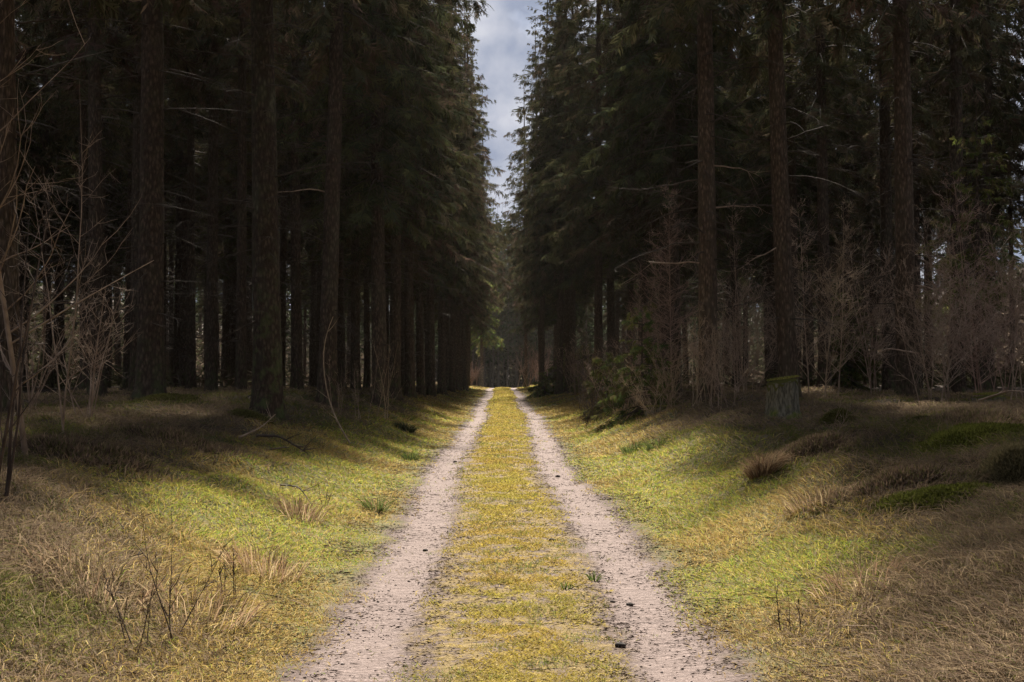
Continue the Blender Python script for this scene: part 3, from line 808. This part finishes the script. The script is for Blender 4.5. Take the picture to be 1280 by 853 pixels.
def cushion(x, y, rx, ry, h, label, seed, col, name='moss_cushion', cat='moss cushion', nb=9000, bl=.032, group='moss cushions on the banks'):
    r_ = np.random.default_rng(seed)
    a = r_.random(nb) * 6.283; u = np.abs(r_.normal(0, .62, nb)) ** .8 * (.8 + .5 * vnoise(np.cos(a) * 2.2 + x * 3, np.sin(a) * 2.2, 1, 3))
    px, py = np.cos(a) * rx * u, np.sin(a) * ry * u
    pz = h * (1 - np.minimum(u, 1) ** 2.2) * (1 + .3 * (vnoise(px * 9, py * 9, 1, seed % 50) - .5))
    z0 = gz(x, y)
    p = np.stack([px, py, ground(x + px, y + py) - z0 + pz - .01], -1)
    D = unit(np.stack([np.cos(a) * u * .8, np.sin(a) * u * .8, np.ones(nb)], -1) + r_.normal(0, .8, (nb, 3)))
    W = unit(np.cross(D, r_.normal(0, 1, (nb, 3)))) * r_.uniform(.003, .009, (nb, 1))
    V, F_, c_ = rhombs(p, p + D * bl * r_.uniform(.5, 1.6, (nb, 1)), W, (col if name == 'moss_cushion' else np.array([[.24, .165, .11], [.17, .12, .095], [.30, .22, .14], [.16, .15, .06]])[r_.integers(0, 4, nb)]) * (r_.uniform(.5, 1.5, (nb, 1)) + .5 * (vnoise(px * 6, py * 6, 1, 7) - .5)[:, None]))
    S_ = 24; th = np.arange(S_) * 6.283 / S_; Vb = []
    for k in (.92, .84, .66, .45, .2, .02):
        qx, qy = np.cos(th) * rx * k, np.sin(th) * ry * k
        Vb.append(np.stack([qx, qy, ground(x + qx, y + qy) - z0 + h * (1 - k ** 2.2) * .9 - .05 * (k > .9)], -1))
    Vb = np.concatenate(Vb); ix = np.arange(len(Vb)).reshape(-1, S_); A, B = ix[:-1], ix[1:]
    Fb = quads2tris(np.stack([A, np.roll(A, -1, 1), np.roll(B, -1, 1), B], -1).reshape(-1, 4))
    me = mesh(name, np.concatenate([Vb, V]), np.concatenate([Fb, F_ + len(Vb)]), M['moss'], np.concatenate([np.repeat(col[None] * .6, len(Vb), 0), c_]))
    o = obj(name, me); o.location = (x, y, z0)
    return tag(o, label, cat, group)
GRN, OLV, BRN, HTH = np.array([.15, .16, .035]), np.array([.13, .125, .04]), np.array([.105, .075, .05]), np.array([.17, .122, .095])
cushion(wx(1045, 17), 17, .28, .22, .2, 'round olive moss cushion on the bank below the pale birch sapling', 601, OLV)
cushion(wx(1225, 12.5), 12.5, .75, .4, .12, 'broad bright green moss patch high on the stump side bank', 602, GRN)
cushion(wx(1150, 15), 15, .25, .18, .1, 'small dark moss cushion between the birch sapling and the bright moss patch', 603, OLV * .7)
cushion(wx(1272, 10.2), 10.2, .3, .3, .22, 'dark mossy hump cut by the picture edge on the stump side', 604, np.array([.19, .16, .085]), nb=12000, bl=.05)
cushion(wx(1170, 9.6), 9.6, .6, .3, .08, 'green moss bed in the hollow of the stump side bank', 605, GRN * .8)
cushion(wx(318, 20), 20, .5, .3, .14, 'mossy hump at the foot of the lichen covered trunk', 606, OLV)
cushion(wx(205, 21), 21, .7, .4, .16, 'moss topped hump before the broad black brown trunk', 607, OLV * .9)
for px, d, a, b, h, lab, sd in ((100, 11.5, .75, .5, .17, 'brown heathery hump beneath the crooked sapling', 611), (1110, 10.4, .5, .3, .1, 'brown heathery hump in the middle of the stump side bank', 612), (1010, 13.5, .5, .35, .11, 'low brown heathery hump next to the dry tussock', 613), (225, 14.5, .8, .5, .1, 'wide low heathery hump behind the green grass', 614), (1215, 14.5, .7, .4, .09, 'brown heathery mat behind the bright green moss patch', 615)):
    cushion(wx(px, d), d, a, b, h, lab, sd, HTH, 'heather_hump', 'heather', 12000, .07, 'heathery humps')

def tussock(x, y, h, n_, spread, label, seed, cols, name='grass_tussock', cat='grass tussock', group=None, rad=.1, width=.004, up=1.0):
    r_ = np.random.default_rng(seed)
    a = r_.random(n_) * 6.283; u = np.sqrt(r_.random(n_))
    p0 = np.stack([np.cos(a) * rad * u, np.sin(a) * rad * u, 0 * a], -1)
    p0[:, 2] = ground(x + p0[:, 0], y + p0[:, 1]) - gz(x, y) - .01
    D = np.stack([np.cos(a) * spread * u, np.sin(a) * spread * u, np.full(n_, up)], -1) + r_.normal(0, .18, (n_, 3)); D = unit(D)
    c = np.asarray(cols)[r_.integers(0, len(cols), n_)] * r_.uniform(.6, 1.4, (n_, 1))
    V, F_, cc = blades(r_, p0, D, h * r_.uniform(.45, 1.15, n_), width * r_.uniform(.7, 1.4, n_), r_.uniform(.1, .8, n_), c)
    o = obj(name, mesh(name, V, F_, M['grass'], cc)); o.location = (x, y, gz(x, y))
    return tag(o, label, cat, group)
def blades(r_, p, D, h, w_, droop, c):
    n_ = len(p)
    side = unit(np.cross(D, unit(r_.normal(0, 1, (n_, 3)))))
    hh = h[:, None]; dr = np.zeros((n_, 3)); dr[:, 2] = -1
    hz = D.copy(); hz[:, 2] = 0; hz = unit(hz + 1e-4)
    m1 = p + D * hh * .5
    tip = p + D * hh * .82 + (hz * .7 + dr * .45) * hh * droop[:, None] * .6
    W = side * w_[:, None]
    V = np.stack([p - W, p + W, m1 + W * .8, m1 - W * .8, tip], 1).reshape(-1, 3)
    i = np.arange(n_)[:, None] * 5
    F_ = np.concatenate([i + np.array([0, 1, 2]), i + np.array([0, 2, 3]), i + np.array([3, 2, 4])])
    return V, F_, np.repeat(c, 5, 0)
DRY = [[.32, .22, .13], [.24, .15, .095], [.40, .30, .18]]
GR = [[.10, .14, .035], [.14, .17, .045], [.07, .10, .03]]
tussock(wx(955, 13), 13, .36, 700, .7, 'dry pinkish grass tussock standing alone on the bank', 701, DRY, rad=.14, up=1.1)
tussock(wx(507, 26.5), 26.5, .3, 500, .8, 'dark green rush tuft on the verge beyond the arching branch', 702, [[.05, .06, .03], [.07, .075, .03]], 'rush_tuft', 'rushes', rad=.18)
tussock(wx(790, 20), 20, .34, 160, .7, 'upright green rush tuft at the sunny verge below the twig tangle', 703, GR, 'rush_tuft', 'rushes', rad=.14)
tussock(wx(820, 19), 19, .3, 120, .9, 'splayed green grass clump beside the upright rush tuft', 704, GR, 'rush_tuft', 'rushes', rad=.12)
tussock(wx(472, 13.2), 13.2, .3, 120, .9, 'olive rush tuft at the edge of the rut', 705, GR + DRY[:1], 'rush_tuft', 'rushes', rad=.1)
tussock(wx(513, 20.5), 20.5, .26, 120, .9, 'small dark rush tuft on the straw coloured verge', 706, GR, 'rush_tuft', 'rushes', rad=.1)
tussock(wx(742, 9.0), 9.0, .12, 40, .8, 'small green sprig on the mossy middle strip', 707, GR, 'grass_sprig', 'grass sprig', rad=.03)
tussock(wx(706, 8.6), 8.6, .1, 30, .8, 'tiny grass sprig nearer the centre of the mossy strip', 708, GR, 'grass_sprig', 'grass sprig', rad=.03)
tussock(wx(330, 8.8), 8.8, .36, 220, .8, 'tall tan grass clump by the lit green verge', 709, DRY, rad=.26, width=.003)
tussock(wx(250, 7.2), 7.2, .34, 200, .8, 'long wiry tan grass low on the bank beside the dark stalks', 710, DRY + [[.12, .10, .05]], rad=.3, width=.003)
tussock(wx(120, 7.0), 7.0, .3, 200, .9, 'faded grass clump at the foot of the bank', 711, DRY + [[.12, .10, .05]], rad=.3, width=.003)
tussock(wx(375, 11.6), 11.6, .34, 200, .8, 'straw grass clump on the sunny green bank', 712, DRY, rad=.2, width=.003)
tussock(wx(1085, 7.6), 7.6, .3, 220, .9, 'thin straw stalks at the foot of the stump side bank', 713, DRY, rad=.3, width=.003)
tussock(wx(1030, 10.5), 10.5, .3, 260, .9, 'pinkish straw clump above the bend of the bank', 714, DRY, rad=.3, width=.003)
for px, d, H, st, lab, sd in ((215, 6.6, 1.0, 3, 'long dark bare stalks springing from the grass low on the bank', 801), (180, 6.3, .7, 4, 'short dark stalks beside the long ones', 802), (292, 7.8, .5, 4, 'dark wiry stalks in the tan grass clump', 803), (1040, 14.2, .8, 2, 'single thin dead stalk standing above the low heathery hump', 804), (1000, 7.0, .4, 3, 'short dark dead stalks on the stump side verge', 805), (405, 12.6, .45, 3, 'small bare dead stalks standing in the lit grass', 806)):
    bare_plant('dead_stalk', wx(px, d), d, H, lab, 'stalks', M['twig_dark'] if px != 1040 else M['twig_grey'], 'bare stalks on the banks', sd, st, .28, 12, 16, 0, .0042, .5, .35, .2)

def stick(pts, r, label, name='fallen_branch', mat='twig_dark', twigs=6, seed=1, cat='branch', group=None):
    """pts are world points"""
    r_ = np.random.default_rng(seed); P_ = np.array(pts, float); o3 = P_[0].copy(); P_ -= o3
    tt = np.linspace(0, 1, len(P_)); ts = np.linspace(0, 1, 14)
    S = np.stack([np.interp(ts, tt, P_[:, i]) for i in range(3)], -1)
    for _ in range(2): S[1:-1] = (S[:-2] + 2 * S[1:-1] + S[2:]) / 4
    t = root(name, o3, label, cat, group)
    obj('branch_shaft', mesh('branch_shaft', *tubes(S[None], (r * np.linspace(1, .35, 14))[None], 7), M[mat], smooth=True), t)
    if twigs:
        b = r_.integers(3, 13, twigs); d = unit(S[b] - S[b - 1]) + r_.normal(0, .5, (twigs, 3)); d[:, 2] = np.abs(d[:, 2]) * .6
        T_ = shoots(r_, S[b], d, r_.uniform(.12, .45, twigs), 4, .12, .02)
        tag(obj('side_twigs', mesh('side_twigs', *tubes(T_, np.repeat(np.linspace(r * .4, r * .12, 4)[None], twigs, 0), 4), M[mat]), t), kind='stuff')
    return t
def on(px, d, up=0.):
    x = wx(px, d); return (x, d, gz(x, d) + up)
a = on(438, 20.5, .02)
stick([a, (a[0] - .25, a[1] + .25, a[2] + .34), (a[0] - .45, a[1] + .5, a[2] + .75), (a[0] - .58, a[1] + .7, a[2] + 1.35), (a[0] - .55, a[1] + .8, a[2] + 1.85), (a[0] - .42, a[1] + .9, a[2] + 2.2)], .016, 'pale arching dead branch bending up from the bank to the trunks', 'arching_branch', 'twig_pale', 4, 3)
stick([on(322, 17.5, .05), on(350, 17.2, .12), on(385, 17.0, .06)], .022, 'dark fallen branch lying across the shaded bank before the lichen trunk', seed=4)
stick([on(300, 16.6, .06), on(328, 17.4, .2), on(345, 18, .3)], .014, 'thin dead branch propped up on the bank behind the fallen one', seed=5, mat='twig_grey')
stick([on(352, 13.2, .06), on(375, 12.6, .16), on(392, 12.2, .05)], .01, 'thin dark twig looping over the sunlit grass', seed=6, twigs=3)
stick([on(335, 16.0, .03), on(355, 16.2, .1), on(362, 16.4, .12)], .014, 'short dark branch on the edge of the shaded bank', seed=7, twigs=3)
stick([on(1225, 19.5, .1), on(1262, 18.8, .25), on(1285, 18.4, .2)], .02, 'grey dead branch lying beside the low mossy stump', seed=8, mat='twig_grey')
stick([on(1150, 23, .9), on(1110, 24, .95), on(1090, 24.3, .8)], .018, 'grey bent branch leaning across the knotty trunk', seed=9, mat='twig_grey', twigs=3)

# dark clods lying in the ruts and the strip
def clod(px, d, r, sd, label):
    r_ = np.random.default_rng(sd)
    u = np.linspace(0, math.pi, 7); v_ = np.arange(9) * 2 * math.pi / 9
    U, W_ = np.meshgrid(u, v_, indexing='ij')
    k = r * (1 + .35 * (r_.random(U.shape) - .5))
    V = np.stack([k * np.sin(U) * np.cos(W_) * 1.3, k * np.sin(U) * np.sin(W_), k * np.cos(U) * .6 + r * .3], -1).reshape(-1, 3)
    ix = np.arange(63).reshape(7, 9); A, B = ix[:-1], ix[1:]
    o = obj('dirt_clod', mesh('dirt_clod', V, np.stack([A, np.roll(A, -1, 1), np.roll(B, -1, 1), B], -1).reshape(-1, 4), M['clod']))
    x = wx(px, d); o.location = (x, d, gz(x, d) + r * .1)
    tag(o, label, 'clod', 'dark clods on the track')
for q in ((775, 6.86, .026, 1, 'dark clod at the edge of the mossy strip and the near rut'), (787, 8.2, .02, 2, 'small dark clod in the pale rut beyond the edge clod'), (765, 8.25, .014, 3, 'tiny dark crumb beside the small clod in the rut'), (850, 10.3, .018, 4, 'dark crumb at the outer edge of the stump side rut'), (532, 10.6, .018, 5, 'dark clod with twig in the middle of the rut below the green bank'), (690, 10.9, .025, 6, 'dark lump on the mossy strip well up the track'), (697, 17.8, .03, 7, 'dark lump at the strip edge far up the track'), (569, 20.5, .03, 8, 'dark fleck in the rut by the straw verge')):
    clod(*q)

# ------------------------------------------------------------------ grass, moss and litter (uncountable)
def logy(r_, n_, a, b):
    return a * np.exp(r_.random(n_) * math.log(b / a))
def grass(n_, seed, y0, y1):
    r_ = np.random.default_rng(seed)
    y = logy(r_, n_, y0, y1)
    xm = np.minimum(.455 * y + .7, 11.5)
    x = cx(y) + np.where(r_.random(n_) < .5, -1, 1) * (1.0 + (xm - 1.0) * r_.random(n_) ** 1.15)
    xr = np.abs(x - cx(y)) + (fbm(x, y, .9, 9) - .5) * .6
    keep = r_.random(n_) < sm(1.06, 1.42, xr) + .04
    x, y, xr = x[keep], y[keep], xr[keep]; n_ = len(x)
    g1 = fbm(x, y, 2.1, 20); g2 = fbm(x, y, .6, 24, 2); g3 = fbm(x, y, 4.5, 28, 2)
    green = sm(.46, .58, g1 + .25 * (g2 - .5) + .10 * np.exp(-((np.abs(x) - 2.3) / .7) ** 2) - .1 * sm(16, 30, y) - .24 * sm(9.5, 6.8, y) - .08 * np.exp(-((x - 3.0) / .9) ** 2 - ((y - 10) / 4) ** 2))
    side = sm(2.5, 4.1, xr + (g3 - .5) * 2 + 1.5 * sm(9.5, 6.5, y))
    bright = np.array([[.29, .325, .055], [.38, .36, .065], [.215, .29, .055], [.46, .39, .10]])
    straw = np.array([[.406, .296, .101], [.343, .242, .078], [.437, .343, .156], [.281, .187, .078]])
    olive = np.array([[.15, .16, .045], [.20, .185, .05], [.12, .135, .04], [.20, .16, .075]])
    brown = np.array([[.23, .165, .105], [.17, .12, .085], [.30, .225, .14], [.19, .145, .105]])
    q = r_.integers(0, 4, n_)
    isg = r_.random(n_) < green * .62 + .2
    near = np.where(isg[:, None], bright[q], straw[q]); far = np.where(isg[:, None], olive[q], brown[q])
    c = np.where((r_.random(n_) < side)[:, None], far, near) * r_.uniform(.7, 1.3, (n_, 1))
    h = np.where(isg, .06, .085) * (1 + .5 * side) * (.45 + .55 * sm(1.2, 2.0, xr)) * r_.uniform(.5, 1.5, n_) * (.7 + .7 * g2)
    w_ = np.maximum(.0022, y * .00026) * r_.uniform(.7, 1.35, n_)
    az = 6.283 * fbm(x, y, .6, 33, 2) * 1.3 + r_.normal(0, 1.25, n_); ln = np.clip(r_.normal(1.15, .55, n_), 0.1, 3)
    D = unit(np.stack([np.cos(az) * ln, np.sin(az) * ln, np.ones(n_)], -1))
    p = np.stack([x, y, ground(x, y) - .006], -1)
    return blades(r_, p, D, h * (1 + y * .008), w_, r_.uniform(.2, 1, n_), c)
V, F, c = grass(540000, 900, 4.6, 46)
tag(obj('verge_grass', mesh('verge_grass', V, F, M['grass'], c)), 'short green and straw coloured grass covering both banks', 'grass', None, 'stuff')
V, F, c = grass(60000, 901, 46, 105)
tag(obj('distant_grass', mesh('distant_grass', V, F, M['grass'], c)), 'pale grass along the verges far up the track', 'grass', None, 'stuff')

def strip_moss(n_, seed):
    r_ = np.random.default_rng(seed)
    y = logy(r_, n_, 4.6, 95)
    x = cx(y) + r_.normal(0, .33, n_)
    xr = np.abs(x - cx(y))
    keep = (r_.random(n_) < (1 - sm(.42, .72, xr + (fbm(x, y, .7, 41) - .5) * .5)) * (.12 + .88 * sm(.42, .56, fbm(x, y, .28, 44, 3)))) 
    x, y = x[keep], y[keep]; n_ = len(x)
    c = np.array([[.50, .40, .085], [.45, .36, .085], [.40, .345, .06], [.54, .44, .17], [.30, .225, .09]])[r_.integers(0, 5, n_)] * r_.uniform(.65, 1.3, (n_, 1))
    c = c * (1 + (fbm(x, y, 1.1, 47) - .5)[:, None] * np.array([-.1, .15, 0]))
    a = r_.random(n_) * 6.283
    D = unit(np.stack([np.cos(a) * 1.1, np.sin(a) * 1.1, r_.uniform(.15, 1.0, n_)], -1))
    L_ = r_.uniform(.012, .036, n_) * (1 + y * .03)
    p = np.stack([x, y, ground(x, y) - .002], -1)
    W = unit(np.cross(D, r_.normal(0, 1, (n_, 3)))) * (np.maximum(.0018, y * .0003) * r_.uniform(.7, 1.4, n_))[:, None]
    return rhombs(p, p + D * L_[:, None], W, c)
V, F, c = strip_moss(230000, 910)
tag(obj('strip_moss', mesh('strip_moss', V, F, M['moss'], c)), 'yellow moss and short dead grass on the strip between the ruts', 'moss', None, 'stuff')

def litter(n_, seed):
    r_ = np.random.default_rng(seed)
    y = logy(r_, n_, 4.6, 60)
    x = cx(y) + r_.uniform(-1.65, 1.65, n_)
    xr = np.abs(x - cx(y))
    pol = np.exp(-((xr - .86) / .22) ** 2)
    keep = r_.random(n_) < (.85 - .7 * pol) * (.3 + .7 * sm(.35, .6, xr)) * sm(.38, .6, fbm(x, y * .5, .35, 51, 3) + .05)
    x, y = x[keep], y[keep]; n_ = len(x)
    a = r_.normal(0, .8, n_); L_ = np.exp(r_.normal(-3.9, .6, n_)) * (1 + y * .025)
    D = np.stack([np.cos(a), np.sin(a), r_.normal(.02, .1, n_)], -1)
    W = np.stack([-np.sin(a), np.cos(a), 0 * a], -1) * (np.maximum(.0006, y * .00010) * r_.uniform(.7, 1.6, n_))[:, None] + np.array([0, 0, .001])
    c = np.array([[.10, .072, .06], [.13, .095, .075], [.17, .125, .10], [.08, .06, .05]])[r_.integers(0, 4, n_)] * r_.uniform(.7, 1.3, (n_, 1))
    p = np.stack([x, y, ground(x, y) + r_.uniform(.003, .009, n_)], -1)
    V1 = rhombs(p - D * L_[:, None] * .5, p + D * L_[:, None] * .5, W, c, np.array([0, 0, .004]))
    return V1
V, F, c = litter(100000, 920)
tag(obj('needle_litter', mesh('needle_litter', V, F, M['litter'], c)), 'dark needles and bits of twig scattered on the track', 'litter', None, 'stuff')

def strip_tufts(n_, seed):
    r_ = np.random.default_rng(seed)
    y = logy(r_, n_, 4.8, 60); x = cx(y) + r_.normal(0, .36, n_)
    keep = fbm(x, y, .22, 71, 2) > .62
    x, y = x[keep], y[keep]; n_ = len(x)
    c = np.array([[.16, .20, .05], [.24, .24, .06], [.40, .29, .12], [.13, .12, .05]])[r_.integers(0, 4, n_)] * r_.uniform(.7, 1.3, (n_, 1))
    D = unit(np.stack([r_.normal(0, .7, n_), r_.normal(0, .7, n_), np.ones(n_)], -1))
    p = np.stack([x, y, ground(x, y) - .003], -1)
    return blades(r_, p, D, r_.uniform(.02, .065, n_) * (1 + y * .01), np.maximum(.0016, y * .0002) * r_.uniform(.7, 1.3, n_), r_.uniform(.2, 1, n_), c)
V, F, c = strip_tufts(60000, 930)
tag(obj('strip_grass', mesh('strip_grass', V, F, M['grass'], c)), 'thin green and tan grass scattered along the mossy middle strip', 'grass', None, 'stuff')

def bank_litter(n_, seed):
    r_ = np.random.default_rng(seed)
    y = logy(r_, n_, 4.8, 40); xm = np.minimum(.455 * y + .5, 11)
    x = cx(y) + np.where(r_.random(n_) < .5, -1, 1) * (1.3 + (xm - 1.3) * r_.random(n_))
    a = r_.random(n_) * 6.283; e = r_.normal(.05, .2, n_); L_ = np.exp(r_.normal(-2.3, .6, n_))
    D = np.stack([np.cos(a), np.sin(a), e], -1)
    p = np.stack([x, y, ground(x, y) + r_.uniform(.005, .035, n_)], -1)
    b = np.stack([np.cos(a + 1.5), np.sin(a + 1.5), 0 * a], -1) * (L_ * r_.normal(0, .12, n_))[:, None]
    P_ = np.stack([p - D * L_[:, None] * .5, p + b, p + D * L_[:, None] * .5], 1)
    V, F = tubes(P_, np.maximum(.0016, y * .00012)[:, None] * np.array([[1.2, 1, .6]]) * r_.uniform(.6, 1.8, (n_, 1)), 3)
    c = np.array([[.09, .062, .045], [.16, .12, .09], [.24, .18, .13], [.06, .045, .035]])[r_.integers(0, 4, n_)]
    return V, F, np.repeat(c, 9, 0)
V, F, c = bank_litter(7000, 940)
tag(obj('bank_twigs', mesh('bank_twigs', V, F, M['litter'], c)), 'small fallen twigs strewn over both grassy banks', 'litter', None, 'stuff')

def pebbles(n_, seed):
    r_ = np.random.default_rng(seed)
    y = logy(r_, n_, 4.8, 30); x = cx(y) + r_.choice([-1, 1], n_) * r_.normal(.9, .26, n_)
    r0 = np.exp(r_.normal(-5.1, .4, n_))[:, None, None]
    base = np.array([[1, 0, 0], [0, 1, 0], [-1, 0, 0], [0, -1, 0], [0, 0, .7], [0, 0, -.7], [.7, .7, .2], [-.7, .7, -.1]])[:6]
    V = base[None] * r0 * r_.uniform(.6, 1.3, (n_, 6, 3)) + np.stack([x, y, ground(x, y) + .003], -1)[:, None]
    f = np.array([[0, 1, 4], [1, 2, 4], [2, 3, 4], [3, 0, 4], [1, 0, 5], [2, 1, 5], [3, 2, 5], [0, 3, 5]])
    F = (np.arange(n_)[:, None, None] * 6 + f[None]).reshape(-1, 3)
    c = np.array([[.24, .20, .185], [.15, .12, .11], [.32, .27, .25], [.20, .165, .15]])[r_.integers(0, 4, n_)]
    return V.reshape(-1, 3), F, np.repeat(c, 6, 0)
V, F, c = pebbles(1500, 950)
tag(obj('track_pebbles', mesh('track_pebbles', V, F, M['litter'], c, smooth=False)), 'small grey pebbles and crumbs of soil in the ruts', 'pebbles', None, 'stuff')

bm_v = [(x, y, z) for z in (-7, 46) for y in (-95, 262) for x in (-92, 92)]
hz = mesh('shadow_lift_volume', bm_v, [(0, 2, 3, 1), (4, 5, 7, 6), (0, 1, 5, 4), (2, 6, 7, 3), (0, 4, 6, 2), (1, 3, 7, 5)], [])
hm = bpy.data.materials.new('shadow_lift_volume'); hm.use_nodes = True; hm.node_tree.nodes.clear()
ho = hm.node_tree.nodes.new('ShaderNodeOutputMaterial'); hv = hm.node_tree.nodes.new('ShaderNodeVolumePrincipled')
hv.inputs['Density'].default_value = .00013; hv.inputs['Color'].default_value = (.9, .84, .76, 1)  # thin warm volume added only to lift the dark shadows
hm.node_tree.links.new(hv.outputs[0], ho.inputs['Volume'])
hz.materials.append(hm)
tag(obj('shadow_lift_volume', hz), None, None, None, 'stuff')
